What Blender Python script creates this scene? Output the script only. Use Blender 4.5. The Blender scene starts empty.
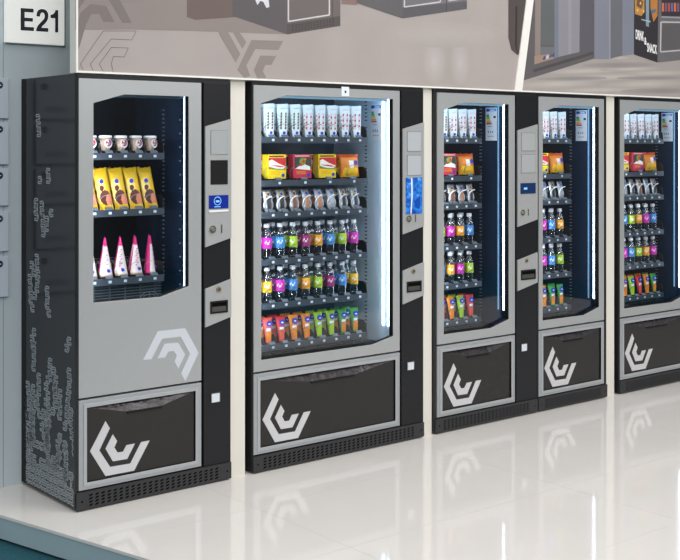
import bpy, bmesh, math, random
from mathutils import Vector, Matrix
random.seed(7)
scene = bpy.context.scene
COL = scene.collection
PI = math.pi

# ------------------------------------------------------------------ camera
F_PX, YAW, HOR = 1163.34, 0.8851, 145.85
CX, CY, CH = -2.2122, -4.4425, 1.527
c_, s_ = math.cos(YAW), math.sin(YAW)
def up(px, py, Y=0.0):
    """point of the vertical plane Y=const measured from the photograph -> (X, Z)"""
    t = (px-340)/F_PX
    k = (Y-CY)/(s_-t*c_)
    return (CX+k*(c_+t*s_), CH+(HOR-py)/F_PX*k)
cam_d = bpy.data.cameras.new('camera'); cam = bpy.data.objects.new('camera', cam_d); COL.objects.link(cam)
cam.location = (CX, CY, CH); cam.rotation_euler = (PI/2, 0, YAW-PI/2)
cam_d.sensor_width = 36; cam_d.lens = F_PX/680*36
cam_d.shift_y = -(280-HOR)/680
cam_d.clip_start = .05
scene.camera = cam
scene.view_settings.view_transform = 'Standard'; scene.view_settings.look = 'None'
scene.view_settings.exposure = 0; scene.view_settings.gamma = 1

# ------------------------------------------------------------------ materials
def lin(c):
    return tuple(((v/255)/12.92 if v/255 <= .04045 else ((v/255+.055)/1.055)**2.4) for v in c)+(1,)
def mat(name, rgb, rough=.5, metal=0., spec=.5, emit=0, noise=0., nscale=8., bump=0., coat=0., alpha=None):
    m = bpy.data.materials.new(name); m.use_nodes = True
    nt = m.node_tree; b = nt.nodes['Principled BSDF']
    col = lin(rgb)
    b.inputs['Base Color'].default_value = col
    b.inputs['Roughness'].default_value = rough; b.inputs['Metallic'].default_value = metal
    b.inputs['Specular IOR Level'].default_value = spec
    b.inputs['Coat Weight'].default_value = coat; b.inputs['Coat Roughness'].default_value = .04
    if emit:
        b.inputs['Emission Color'].default_value = col; b.inputs['Emission Strength'].default_value = emit
    if noise or bump:
        tc = nt.nodes.new('ShaderNodeTexCoord'); n = nt.nodes.new('ShaderNodeTexNoise')
        n.inputs['Scale'].default_value = nscale; n.inputs['Detail'].default_value = 5
        nt.links.new(tc.outputs['Object'], n.inputs['Vector'])
        if noise:
            r = nt.nodes.new('ShaderNodeValToRGB')
            r.color_ramp.elements[0].position = .3; r.color_ramp.elements[1].position = .7
            r.color_ramp.elements[0].color = tuple(v*(1-noise) for v in col[:3])+(1,)
            r.color_ramp.elements[1].color = tuple(min(1, v*(1+noise)) for v in col[:3])+(1,)
            nt.links.new(n.outputs['Fac'], r.inputs['Fac']); nt.links.new(r.outputs['Color'], b.inputs['Base Color'])
        if bump:
            bp = nt.nodes.new('ShaderNodeBump'); bp.inputs['Strength'].default_value = bump; bp.inputs['Distance'].default_value = .01
            nt.links.new(n.outputs['Fac'], bp.inputs['Height']); nt.links.new(bp.outputs['Normal'], b.inputs['Normal'])
    return m
def clear(name, tint, lo, hi, ior=1.35):
    """thin clear sheet: see-through, with a mirror sheen that grows at grazing angles"""
    m = bpy.data.materials.new(name); m.use_nodes = True; nt = m.node_tree
    for n in list(nt.nodes): nt.nodes.remove(n)
    o = nt.nodes.new('ShaderNodeOutputMaterial'); mx = nt.nodes.new('ShaderNodeMixShader')
    t = nt.nodes.new('ShaderNodeBsdfTransparent'); t.inputs[0].default_value = tint
    g = nt.nodes.new('ShaderNodeBsdfGlossy'); g.inputs['Roughness'].default_value = .02
    lw = nt.nodes.new('ShaderNodeLayerWeight'); lw.inputs['Blend'].default_value = .35
    mr = nt.nodes.new('ShaderNodeMapRange'); mr.inputs['To Min'].default_value = lo; mr.inputs['To Max'].default_value = hi
    nt.links.new(lw.outputs['Facing'], mr.inputs['Value']); nt.links.new(mr.outputs['Result'], mx.inputs[0])
    nt.links.new(t.outputs[0], mx.inputs[1]); nt.links.new(g.outputs[0], mx.inputs[2]); nt.links.new(mx.outputs[0], o.inputs[0])
    return m
M = {}
def mk(n, *a, **k): M[n] = mat(n, *a, **k)
mk('deck', (224,220,215), .07, spec=.32, noise=.015, nscale=3)
mk('deck_joint', (205,201,196), .3)
mk('edge', (160,180,186), .55, noise=.03, nscale=6)
mk('carpet', (20,78,90), .95, noise=.12, nscale=60, bump=.4)
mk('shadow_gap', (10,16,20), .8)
mk('wall', (192,202,207), .7, noise=.02, nscale=2)
mk('pillar', (226,222,212), .6, noise=.012, nscale=4)
mk('white_trim', (240,238,232), .5)
mk('black', (32,32,34), .35, spec=.4)
mk('black_side', (38,39,40), .14, spec=.28)
mk('black_matte', (14,14,16), .6, spec=.3)
mk('column', (30,31,34), .35, spec=.3)
mk('kick', (54,54,56), .5, spec=.3)
mk('hole', (6,6,7), .8, spec=.1)
mk('silver', (177,180,181), .38, metal=.35, noise=.01, nscale=30)
mk('silver_plate', (176,178,178), .42, metal=.3, noise=.02, nscale=40)
mk('frame_silver', (170,174,177), .35, metal=.35)
mk('frame_edge', (178,182,185), .35, metal=.3)
mk('flap', (37,36,35), .16, spec=.45, noise=.05, nscale=14)
mk('facet', (66,62,66), .2, metal=.4, noise=.5, nscale=45, bump=.35)  # mottled hall reflections put into the colour as noise
mk('logo', (204,204,207), .45)
mk('logo_pale', (204,209,216), .45)
mk('line_art', (168,175,180), .5)
mk('liner_dark', (22,42,66), .22, spec=.5)
mk('liner_black', (7,11,16), .35, spec=.4)
mk('liner_pale', (214,236,252), .45, spec=.5)
mk('liner_mid', (48,64,82), .4, spec=.5)
mk('header', (96,128,150), .35)
mk('rail', (62,70,80), .35, spec=.5)
mk('tray', (22,27,33), .45)
mk('divider', (16,18,22), .4)
mk('flap_tab', (95,105,115), .4)
mk('tag', (215,222,230), .5)
mk('coil_dark', (84,90,100), .3, metal=.4)
mk('coil_grey', (150,156,164), .3, metal=.5)
mk('coil_white', (246,248,250), .4)
mk('slot', (125,142,155), .4)  # pale dashes, the light the holes reflect put into their colour
mk('led', (226,240,255), .5, emit=8)
mk('led_hidden', (240,246,255), .5, emit=58)
mk('led_reflection', (120,165,200), .5, emit=.45)
mk('led_band', (150,195,220), .5, emit=.45)
mk('led_thin', (200,228,255), .5, emit=6)
mk('chrome', (190,190,188), .18, metal=.9)
mk('brass', (176,160,130), .3, metal=.7)
mk('dark_grey', (70,68,66), .4)
mk('reader_grey', (168,172,174), .25)
mk('reader_line', (130,132,134), .4)
mk('reader_lit', (182,187,192), .15)
mk('screen_navy', (22,42,130), .15, emit=.35)
mk('screen_dim', (24,46,86), .15, emit=.25)
mk('screen_glow', (120,175,235), .3, emit=.7)
mk('white', (240,240,240), .5)
mk('paper', (236,242,250), .6)
mk('card', (196,204,214), .45)
mk('navy', (22,36,74), .5)
mk('ink', (36,42,52), .55)
mk('ink_soft', (120,130,145), .6)
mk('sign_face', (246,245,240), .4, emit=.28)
mk('sign_edge', (138,150,154), .5)
mk('cap', (242,247,252), .4)
mk('lbl_pink', (226,40,190), .45); mk('lbl_blue', (70,150,225), .45); mk('lbl_lime', (176,214,30), .45)
mk('lbl_orange', (250,172,20), .45); mk('lbl_yellow', (252,196,30), .45); mk('lbl_plum', (176,30,120), .45)
mk('mark', (240,240,246), .5)
mk('liquid', (20,30,40), .15)
mk('badge', (24,60,190), .4)
mk('sand_white', (232,240,240), .5); mk('sand_green', (96,120,50), .6); mk('sand_red', (206,60,66), .6); mk('sand_rosy', (238,196,205), .5); mk('sand_mint', (130,200,190), .5); mk('sand_brown', (110,50,50), .6)
mk('box_yellow', (246,214,28), .45); mk('box_red', (206,50,76), .45); mk('box_shade', (60,66,60), .5)
mk('food_red', (206,40,48), .5); mk('food_white', (246,242,232), .5); mk('food_green', (120,160,60), .5)
mk('bag_orange', (240,138,20), .3, bump=.6, nscale=30); mk('bag_deep', (214,84,16), .35); mk('bag_yellow', (250,196,30), .35)
mk('foil_clear', (196,202,212), .2, metal=.5, bump=.8, nscale=60); mk('foil_brown', (150,92,66), .4); mk('foil_tan', (206,140,100), .4); mk('foil_dark', (54,48,52), .35); mk('foil_yellow', (230,190,50), .4)
mk('bar_yellow', (246,196,34), .35, bump=.3, nscale=30); mk('bar_cream', (250,220,120), .4); mk('bar_brown', (96,40,34), .4); mk('bar_rose', (226,140,110), .4)
mk('cone_pink', (232,30,128), .4); mk('cone_white', (246,232,226), .4); mk('cone_cream', (240,196,150), .5); mk('cone_line', (206,110,170), .5)
mk('cup_white', (236,236,234), .4); mk('cup_brown', (190,160,138), .5); mk('cup_red', (200,50,44), .4)
mk('pch_red', (216,34,40), .35); mk('pch_orange', (244,146,24), .35); mk('pch_lime', (160,206,40), .35); mk('pch_green', (60,160,60), .35); mk('pch_coral', (232,90,70), .4)
mk('g_green', (40,150,70), .5); mk('g_lime', (160,205,60), .5); mk('g_yel', (245,225,60), .5); mk('g_or', (240,150,40), .5); mk('g_red', (215,40,45), .5)
M['glass'] = clear('glass', (.95,.975,.99,1), .02, .22)
M['bottle_plastic'] = clear('bottle_plastic', (.74,.82,.9,1), .14, .95)

# blue touch screen with a pale splash
m = mat('screen_splash', (30,90,190), .15); nt = m.node_tree; b = nt.nodes['Principled BSDF']
tc = nt.nodes.new('ShaderNodeTexCoord'); w = nt.nodes.new('ShaderNodeTexNoise'); w.inputs['Scale'].default_value = 16; w.inputs['Distortion'].default_value = 1.5
r = nt.nodes.new('ShaderNodeValToRGB'); e = r.color_ramp.elements
e[0].position = .38; e[0].color = lin((18,66,150)); e[1].position = .85; e[1].color = lin((210,235,250)); x = e.new(.62); x.color = lin((50,125,205))
nt.links.new(tc.outputs['Object'], w.inputs['Vector']); nt.links.new(w.outputs['Fac'], r.inputs['Fac'])
nt.links.new(r.outputs['Color'], b.inputs['Base Color']); nt.links.new(r.outputs['Color'], b.inputs['Emission Color']); b.inputs['Emission Strength'].default_value = .45
M['screen_splash'] = m

# ------------------------------------------------------------------ mesh helper
class MB:
    def __init__(self): self.v = []; self.f = []; self.m = []; self.mats = []; self.smooth = []
    def mi(self, name):
        if name not in self.mats: self.mats.append(name)
        return self.mats.index(name)
    def add(self, vs, fs, m, smooth=False):
        o = len(self.v); self.v += [tuple(p) for p in vs]; i = self.mi(m)
        for f in fs: self.f.append([o+k for k in f]); self.m.append(i); self.smooth.append(smooth)
        return self
    def box(self, x0, x1, y0, y1, z0, z1, m):
        vs = [(x, y, z) for z in (z0, z1) for y in (y0, y1) for x in (x0, x1)]
        return self.add(vs, [(0,2,3,1),(4,5,7,6),(0,1,5,4),(2,6,7,3),(0,4,6,2),(1,3,7,5)], m)
    def prism(self, pts, y0, y1, m):
        """polygon in the XZ plane extruded along Y (y0 = front)"""
        n = len(pts)
        a = sum(pts[i][0]*pts[(i+1)%n][1]-pts[(i+1)%n][0]*pts[i][1] for i in range(n))
        if a < 0: pts = pts[::-1]
        vs = [(x, y0, z) for x, z in pts]+[(x, y1, z) for x, z in pts]
        fs = [tuple(range(n)), tuple(range(2*n-1, n-1, -1))]+[(i, i+n, (i+1)%n+n, (i+1)%n) for i in range(n)]
        return self.add(vs, fs, m)
    def ring(self, outer, inner, y0, y1, m, mi=None):
        """frame between two XZ loops of the same count"""
        n = len(outer)
        vs = [(x, y0, z) for x, z in outer]+[(x, y0, z) for x, z in inner]+[(x, y1, z) for x, z in outer]+[(x, y1, z) for x, z in inner]
        fs = []; fi = []
        for i in range(n):
            j = (i+1) % n
            fs += [(i, j, n+j, n+i), (2*n+j, 2*n+i, 3*n+i, 3*n+j), (j, i, 2*n+i, 2*n+j)]
            fi += [(n+i, n+j, 3*n+j, 3*n+i)]
        self.add(vs, fs, m); return self.add(vs, fi, mi or m)
    def lathe(self, prof, m, cx=0, cy=0, n=14, mats=None):
        vs = []; 
        for r, z in prof:
            for k in range(n): a = 2*PI*k/n; vs.append((cx+r*math.cos(a), cy+r*math.sin(a), z))
        for i in range(len(prof)-1):
            fs = [(i*n+k, i*n+(k+1)%n, (i+1)*n+(k+1)%n, (i+1)*n+k) for k in range(n)]
            o = len(self.v)
            self.add(vs, fs, mats[i] if mats else m, True)
        self.add(vs, [tuple(range(n-1, -1, -1))], mats[0] if mats else m)
        self.add(vs, [tuple(range((len(prof)-1)*n, len(prof)*n))], mats[-1] if mats else m)
        return self
    def tube(self, path, r, m, n=6, closed=False):
        P = [Vector(p) for p in path]; L = len(P); vs = []; prev = None
        for i, p in enumerate(P):
            t = (P[(i+1) % L]-P[i-1]) if closed else (P[min(i+1, L-1)]-P[max(i-1, 0)])
            t.normalize()
            if prev is None:
                u = t.orthogonal().normalized()
            else:
                u = (prev-t*prev.dot(t)).normalized()
            prev = u; w = t.cross(u)
            for k in range(n): a = 2*PI*k/n; vs.append(p+u*r*math.cos(a)+w*r*math.sin(a))
        fs = []
        for i in range(L if closed else L-1):
            j = (i+1) % L
            fs += [(i*n+k, i*n+(k+1)%n, j*n+(k+1)%n, j*n+k) for k in range(n)]
        return self.add(vs, fs, m, True)
    def disc(self, cx, cz, r, y0, y1, m, n=18, rz=None):
        rz = rz or r
        return self.prism([(cx+r*math.cos(2*PI*k/n), cz+rz*math.sin(2*PI*k/n)) for k in range(n)], y0, y1, m)
    def build(self, name, parent=None, loc=None, bevel=0):
        me = bpy.data.meshes.new(name); me.from_pydata(self.v, [], self.f)
        for nme in self.mats: me.materials.append(M[nme])
        for p, i, s in zip(me.polygons, self.m, self.smooth): p.material_index = i; p.use_smooth = s
        bm = bmesh.new(); bm.from_mesh(me)
        bmesh.ops.remove_doubles(bm, verts=bm.verts, dist=1e-6)
        loose = [v for v in bm.verts if not v.link_faces]; bmesh.ops.delete(bm, geom=loose, context='VERTS')
        bmesh.ops.recalc_face_normals(bm, faces=bm.faces); bm.to_mesh(me); bm.free(); me.update()
        o = bpy.data.objects.new(name, me); COL.objects.link(o)
        if parent: o.parent = parent
        if loc: o.location = loc
        if bevel:
            b = o.modifiers.new('bevel', 'BEVEL'); b.width = bevel; b.segments = 2; b.limit_method = 'ANGLE'
        return o
def empty(name, loc=(0,0,0), label=None, cat=None, group=None):
    o = bpy.data.objects.new(name, None); COL.objects.link(o); o.location = loc; o.empty_display_size = .05
    tag(o, label, cat, group); return o
def tag(o, label=None, cat=None, group=None, kind=None):
    if label: o['label'] = label
    if cat: o['category'] = cat
    if group: o['group'] = group
    if kind: o['kind'] = kind
    return o
def copy_tree(o, parent=None):
    n = o.copy(); COL.objects.link(n); n.parent = parent
    for ch in KIDS.get(o.name, []): copy_tree_reg(ch, n)
    return n
KIDS = {}
def copy_tree_reg(o, parent):
    n = o.copy(); COL.objects.link(n); n.parent = parent
    for ch in KIDS.get(o.name, []): copy_tree_reg(ch, n)
def reg(parent, *kids): KIDS.setdefault(parent.name, []).extend(kids)
def text_mesh(txt, name, size, m, parent=None, bold=0.0, depth=.0008):
    cu = bpy.data.curves.new(name, 'FONT'); cu.body = txt; cu.size = size; cu.align_x = 'CENTER'; cu.align_y = 'CENTER'
    cu.offset = bold; cu.extrude = depth
    t = bpy.data.objects.new(name+'_tmp', cu); COL.objects.link(t)
    bpy.context.view_layer.update()
    me = bpy.data.meshes.new_from_object(t.evaluated_get(bpy.context.evaluated_depsgraph_get()))
    bpy.data.objects.remove(t); me.materials.clear(); me.materials.append(M[m])
    o = bpy.data.objects.new(name, me); COL.objects.link(o)
    if parent: o.parent = parent
    return o

# ------------------------------------------------------------------ setting
A = Vector((-.343, .538)); Bp = Vector((-.041, -.661)); d = (Bp-A).normalized()
front = A+d*(-.2); far = A+d*4.3
Hp = .112
mb = MB()
def slab(pts, z0, z1, m):
    n = len(pts)
    vs = [(x, y, z1) for x, y in pts]+[(x, y, z0) for x, y in pts]
    mb.add(vs, [tuple(range(n)), tuple(range(2*n-1, n-1, -1))]+[(i, i+n, (i+1)%n+n, (i+1)%n) for i in range(n)], m)
slab([(A.x, .6), (A.x, .538), (far.x, far.y), (7, far.y), (7, .6)], -.012, 0, 'deck')
tag(mb.build('raised_platform'), kind='structure')
mb = MB()
ins = .004
slab([(A.x+ins, .6), (A.x+ins, .538), (far.x+ins, far.y+ins), (6.99, far.y+ins), (6.99, .6)], -Hp+.012, -.012, 'edge')
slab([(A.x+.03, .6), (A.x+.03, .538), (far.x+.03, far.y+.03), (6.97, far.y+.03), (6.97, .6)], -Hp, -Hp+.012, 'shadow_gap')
tag(mb.build('platform_skirt'), kind='structure')
# tile joints in the deck (very thin grooves filled flush)
mb = MB()
for X in (.62, 1.86, 3.1, 4.34): mb.box(X-.0012, X+.0012, -3.4, .04, -.001, .0003, 'deck_joint')
for Y in (-.42, -1.04, -1.66, -2.28): mb.box(A.x+.3+(-Y)*.26, 6.8, Y-.0012, Y+.0012, -.001, .0003, 'deck_joint')
tag(mb.build('trim_4'), kind='structure')
mb = MB(); mb.box(-8, 9, -9, .6, -Hp-.05, -Hp, 'carpet'); tag(mb.build('floor'), kind='structure')
mb = MB(); mb.box(-3.5, 7, .538, .6, -Hp, 3.2, 'wall')
mb.box(-.085, -.082, .5372, .54, 0, 3.2, 'sign_edge'); mb.box(-.40, -.397, .5372, .54, 0, 3.2, 'sign_edge')
tag(mb.build('wall_back'), kind='structure')
FB = 1.832
mb = MB(); mb.box(0, 6.2, 0, .05, FB, 3.2, 'pillar'); tag(mb.build('wall_front'), kind='structure')
for i, (a, b_) in enumerate(((.779, .868), (1.992, 2.066), (3.52, 3.613))):
    mb = MB(); mb.box(a, b_, .02, .11, 0, FB+.001, 'pillar')
    tag(mb.build('trim_%d' % (i+1)), kind='structure')

# ------------------------------------------------------------------ printed picture panels on the front wall
def layer_panel(name, label, base_poly, base_mat, layers, trims):
    t = empty(name, (0, 0, 0), label, 'wall picture')
    mb = MB(); y = -.002
    mb.prism([up(*p) for p in base_poly] if base_poly[0][0] > 50 else base_poly, y, 0, base_mat)
    y -= .0003
    for pts, m in layers:
        q = [up(*p) for p in pts]; mb.add([(a, y, b) for a, b in q], [tuple(range(len(q)))], m); y -= .00001
    mb.build('print', t)
    for pts in trims:
        q = MB(); q.prism(pts, -.009, 0, 'white_trim'); q.build('white_edge', t)
    return t, y
pcol = {}
def pm(r, g, b, noise=0.03, ns=5):
    k = 'print_%d_%d_%d' % (r, g, b)
    if k not in M: M[k] = mat(k, (r, g, b), .65, noise=noise, nscale=ns, spec=.2)
    return k
def line(p, q, w):   # thin stroke in pixels
    dx, dy = q[0]-p[0], q[1]-p[1]; L = math.hypot(dx, dy) or 1; nx, ny = -dy/L*w/2, dx/L*w/2
    return [(p[0]+nx, p[1]+ny), (q[0]+nx, q[1]+ny), (q[0]-nx, q[1]-ny), (p[0]-nx, p[1]-ny)]
fl = pm(170,161,158, .05, 3); dk = pm(134,125,122); sh = pm(143,133,130); dm = pm(125,116,113)
L = []
def soft(cx, cy, rx, ry, rgb0, rgb1, n=5, lean=0):
    for k in range(n):
        u = 1-k/n; c = tuple(int(a+(b-a)*(k+1)/n) for a, b in zip(rgb0, rgb1))
        L.append(([(cx+rx*u*math.cos(j*PI/8)+lean*ry*u*math.sin(j*PI/8), min(cy+ry*u*math.sin(j*PI/8), 79.3+(cx-350)*.045 if cx < 520 else 96)) for j in range(16)], pm(*c, .03, 3)))
soft(434, 62, 12, 24, (170,161,158), (186,180,179), 8); soft(460, 63, 10, 25, (170,161,158), (186,180,179), 8)
soft(445, 34, 62, 14, (170,161,158), (178,170,167), 5)
L.append(([(75,-60),(75,30),(130,29.5),(190,31),(290,34.5),(288,-60)], sh))
L.append(([(75,-60),(75,2),(92,8),(130,2),(186,-2),(186,-60)], pm(140,130,127)))
# hexagon motif, left
L.append(([(75.5,32),(80,13),(90,4),(106,6),(114,22),(103,22),(99,14),(91,14),(86,24),(80,44),(76,56)], dm))
L.append(([(108,-1),(119,-1),(131.5,23),(122,23)], dm))
L.append(([(75.5,-2),(86,-2),(79,8),(75.5,12)], dm))
for a, b_ in (((103,31),(136,31)),((136,31),(131.5,40)),((131.5,40),(111,39)),((103,31),(80,64)),((111,39),(90,64)),((80,64),(83,70)),((90,64),(93,71)),
             ((111,47.5),(128,48)),((128,48),(124,57)),((124,57),(113,56.5)),((111,47.5),(99,64)),((113,56.5),(111,64)),((111,64),(113,72)),((99,64),(103,71.5))):
    L.append((line(a, b_, .55), pm(112,103,100)))
# hexagon motif, centre
dm2 = pm(143,133,130)
L.append(([(218,33),(225,27),(240,54),(235.5,62.5)], dm2))
L.append(([(229,26),(236,28),(246,42),(242,49)], dm2))
L.append(([(251,40),(283,41),(278,50),(255,49),(246,65.5),(250,76),(244,78),(237,70)], dm2))
L.append(([(260,55.5),(276,56),(271,65),(265,65),(262.5,71),(266,78),(257,78.5),(253.5,70)], dm2))
# box and printed vending machine
L.append(([(186.5,-60),(186.5,17),(195,20),(238,17),(238,-60)], pm(112,99,95)))
L.append(([(232,-60),(232,16),(287,34.5),(290,-60)], pm(97,93,95)))
L.append(([(286.5,-60),(286.5,34.5),(340,26),(340,-60)], pm(112,104,104)))
L.append(([(286.5,24),(286.5,34.5),(340,26),(340,16)], pm(92,85,85)))
for k in range(14):
    for j in range(3): 
        px = 292+k*3.1; py = 31.3-k*.5-j*2.4
        L.append(([(px,py),(px+1.3,py-.2),(px+1.3,py-1.2),(px,py-1)], pm(60,56,56)))
L.append((line((288,-60),(288,21.5),1.4), pm(205,202,202))); L.append((line((288,21.5),(329,15),1.4), pm(205,202,202))); L.append((line((329,15),(329,-60),1.4), pm(205,202,202)))
L.append((line((332,24),(332,-60),1), pm(86,80,80)))
L.append(([(254,-2),(257,5),(260,1),(263,2),(266,8),(269,7),(268,-3)], pm(214,214,220)))
L.append(([(341,-60),(341,4),(357,5),(357,-60)], pm(138,117,110)))
L.append(([(356,-60),(356,3),(402,18.5),(402,-60)], pm(101,98,101)))
L.append(([(402,-60),(402,18.5),(466.5,9),(466.5,-60)], pm(118,115,119)))
L.append(([(402,8),(402,18.5),(466.5,9),(466.5,1)], pm(96,93,97)))
L.append((line((404,-40),(404,7),1.3), pm(200,198,200))); L.append((line((404,7),(440,2),1.3), pm(200,198,200))); L.append((line((440,2),(440,-40),1.3), pm(200,198,200)))
L.append((line((448,1),(466,-2),1.2), pm(190,188,190))); L.append((line((446,12),(446,-40),.8), pm(75,72,75)))
# stool and soft floor sheen in the print
L.append(([(508,-60),(508,38),(511,50),(517,55),(526,53),(535,-60)], pm(84,77,75)))
L.append(([(515,6),(514.5,46),(517,54),(518,54),(516.5,46),(517,6)], pm(60,55,54)))
zt = 2.55
def at_z(px0, py0, px1, py1, z):   # X where the straight line through two pixels reaches height z
    a = up(px0, py0); b_ = up(px1, py1); k = (z-a[1])/(b_[1]-a[1]); return a[0]+(b_[0]-a[0])*k
xl0, xl1 = at_z(525.5,0,513.6,91.7,FB+.008), at_z(525.5,0,513.6,91.7,zt)
xr0, xr1 = at_z(532.6,0,521,91.7,FB+.008), at_z(532.6,0,521,91.7,zt)
t, y = layer_panel('wall_poster', 'large printed picture of a greyish hall floor with hexagon motifs above the left machines',
    [(.008, FB+.008), (xl0, FB+.008), (xl1, zt), (.008, zt)], fl, L,
    [[(.0, FB), (xl0, FB), (xl0, FB+.008), (.008, FB+.008), (.008, zt), (0, zt)]])
L = []
g = pm(163,156,152, .05, 3)
st = pm(186,180,173); dg = pm(137,131,129)
for cx, cy, rx, ry, ln in ((556,84,40,4.5,-3), (585,71,40,3.5,-5), (612,77,44,4,-3), (645,84,44,4.5,-3), (660,73,36,3,-2), (600,90,40,3,-3), (619,58,10,2,-1), (630,69,30,2.5,-3)):
    soft(cx, cy, rx, ry, (163,156,152), (184,178,171), 6, ln)
for cx, cy, rx, ry, ln in ((618,65,36,3,-2), (572,78.5,34,2.2,-4), (660,91,40,3,-2), (650,78,34,2,-2)):
    soft(cx, cy, rx, ry, (159,152,149), (140,135,134), 6, ln)
L.append(([(532,-60),(523,80.5),(594,58.5),(594,-60)], pm(97,93,95)))
L.append(([(535,-60),(534.5,64),(540,62.5),(541,-60)], pm(140,128,124)))
L.append(([(541,-60),(540,45),(554,45),(554,-60)], pm(98,101,103)))
L.append(([(540,47),(540,62),(554,58),(554,47)], pm(110,112,116)))
L.append(([(534,56),(534,64.5),(554,58.5),(549,54)], pm(158,134,120)))
for k in range(5): L.append(([(542+k*3.1,59.5-k),(544+k*3.1,55.5-k),(546+k*3.1,58-k),(544+k*3,60-k)], pm((70,190,80)[k%3],(80,186,90)[k%3],(120,190,130)[k%3])))
L.append(([(554,-60),(554,58.5),(558,57),(558,-60)], pm(116,124,136)))
L.append(([(558,-60),(558,57),(579,52),(580,-60)], pm(140,137,145)))
L.append(([(568,-60),(568,54),(571,53),(571,-60)], pm(151,147,155)))
L.append(([(580,-60),(579,53),(593,57),(593,-60)], pm(93,91,97)))
L.append((line((533,71),(593,53),3), pm(78,75,78)))
L.append(([(594,-60),(594,59),(609,59),(609,-60)], pm(126,129,142)))
L.append(([(609,-60),(609,59),(622,55.5),(622,-60)], pm(105,107,114)))
L.append(([(622,-60),(622,56),(633.5,54),(633.5,-60)], pm(124,129,142)))
L.append(([(609,-60),(609,59),(610,59),(610,-60)], pm(150,152,160)))
L.append(([(634,-60),(633.5,54.5),(657,62.5),(659,-60)], pm(54,51,55)))
L.append(([(634.5,-60),(634.5,14),(641,16),(644,12),(644,-60)], pm(186,134,72)))
L.append(([(637,-5),(636,6),(641,9),(643,2)], pm(110,82,62)))
for px_, py_ in ((636,10),(639,3),(642,11),(640,-3)): L.append(([(px_,py_),(px_+1.5,py_-1.5),(px_+2.2,py_+.5),(px_+1,py_+2)], pm(222,180,110)))
for px_, py_ in ((652,3),(655,9),(653,16)): L.append(([(px_,py_),(px_+1.5,py_-1.5),(px_+2.2,py_+.5),(px_+1,py_+2)], pm(214,160,96)))
L.append(([(645,-40),(645.5,26),(648.5,27),(649,-40)], pm(128,150,164)))
L.append(([(650,-60),(650,8),(653,22),(657,16),(658,-60)], pm(182,122,64)))
L.append(([(651,10),(651,14),(655,12),(656,9)], pm(70,110,140)))
L.append(([(641,19),(641,20),(650,22.5),(650,21)], pm(160,180,190)))
L.append(([(659,-60),(657,62.5),(690,59),(690,-60)], pm(106,104,107)))
L.append(([(661,-60),(661,16),(690,17),(690,-60)], pm(58,54,60)))
for k in range(9): L.append(([(661.5+k*3,3),(661.5+k*3,11.5),(663.6+k*3,11.7),(663.6+k*3,3)], pm((206,120,170,100)[k%4],(112,90,84,104)[k%4],(80,110,70,150)[k%4])))
L.append((line((661,17),(690,18),1.5), pm(150,150,154)))
L.append(([(662,24),(661,50),(690,48.5),(690,24)], pm(92,90,92)))
for a, b_ in (((661,22),(690,22.5)),((660.5,22),(660,52)),((660,52),(690,49.5))): L.append((line(a, b_, 1.2), pm(190,188,190)))
X1 = 5.4
t2, y2 = layer_panel('wall_poster', 'large printed picture of a window front and drink machine above the right machines',
    [(xr0, FB+.008), (X1, FB+.008), (X1, zt), (xr1, zt)], g, L,
    [[(xl0, FB), (xr0, FB), (xr0, FB+.008), (xr1, zt), (xl1, zt), (xl0, FB+.008)],
     [(xr0, FB), (X1, FB), (X1, FB+.008), (xr0, FB+.008)]])
# letters printed on the pictured machine, each word sheared like its side
for wd, (ax, ay), (bx, by), hpx in (('DRINK', (635.2,34.2), (643.5,36.6), 9.6), ('&', (643.8,40.8), (646.2,41.4), 7.5), ('SNACK', (646.6,47.2), (656.6,49.8), 9.2)):
    o = text_mesh(wd, 'lettering', 1, 'white', t2, bold=.03, depth=.0002)
    xs = [v.co.x for v in o.data.vertices]; ys = [v.co.y for v in o.data.vertices]
    x0, x1_, y0_, y1_ = min(xs), max(xs), min(ys), max(ys)
    for v in o.data.vertices:
        u = (v.co.x-x0)/(x1_-x0); w_ = (v.co.y-y0_)/(y1_-y0_)
        p = up(ax+(bx-ax)*u, ay+(by-ay)*u-(w_-.5)*hpx); v.co = (p[0], y2-.0002+v.co.z*.2, p[1])

# ------------------------------------------------------------------ sign and cards on the back wall
YB = .538
t = empty('booth_sign', (0, YB, 2.1), 'white square booth sign reading E21 on the grey wall', 'sign')
a = up(6, 42, YB-.03); b_ = up(64.5, 46, YB-.03)
mb = MB(); mb.box(a[0], b_[0], -.03, -.004, a[1]-2.1, .22, 'sign_face'); mb.build('sign_face', t, bevel=.001)
mb = MB(); mb.box(a[0]+.01, b_[0]+.018, -.004, 0, a[1]-2.1-.006, .22, 'sign_edge'); mb.build('shadow_board', t)  # thin grey sheet offset right and below, standing in for the sign's shadow
def SP(u, v):   # u,v in photo pixels of the sign's lettering -> sign plane
    q = up(u, v, YB-.031); return (q[0], q[1]-2.1)
def skew(x0, x1, y0, y1, pts):   # unit square (v up) between sloping top and bottom lines of the text
    out = []
    for a, b in pts:
        x = x0+(x1-x0)*a; dy = (x-20.7)*.058
        out.append(SP(x, y1+dy+(y0-y1)*b))
    return out
mb = MB()
yt, yb = 8.0, 30.3
mb.prism(skew(20.7, 34.0, yt, yb, [(0,0),(1,0),(1,.17),(.30,.17),(.30,.42),(.92,.42),(.92,.58),(.30,.58),(.30,.83),(.97,.83),(.97,1),(0,1)]), -.0306, -.0298, 'ink')
arc = [(.02,.66),(.05,.83),(.18,.95),(.38,1.0),(.62,1.0),(.84,.94),(.97,.82),(.98,.66),(.90,.50),(.70,.36),(.50,.25),(.42,.17),(.98,.17),(.98,0),(0,0),(.02,.13),(.14,.26),(.36,.40),(.58,.53),(.68,.62),(.69,.74),(.63,.82),(.50,.855),(.38,.82),(.32,.75),(.31,.66)]
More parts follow.
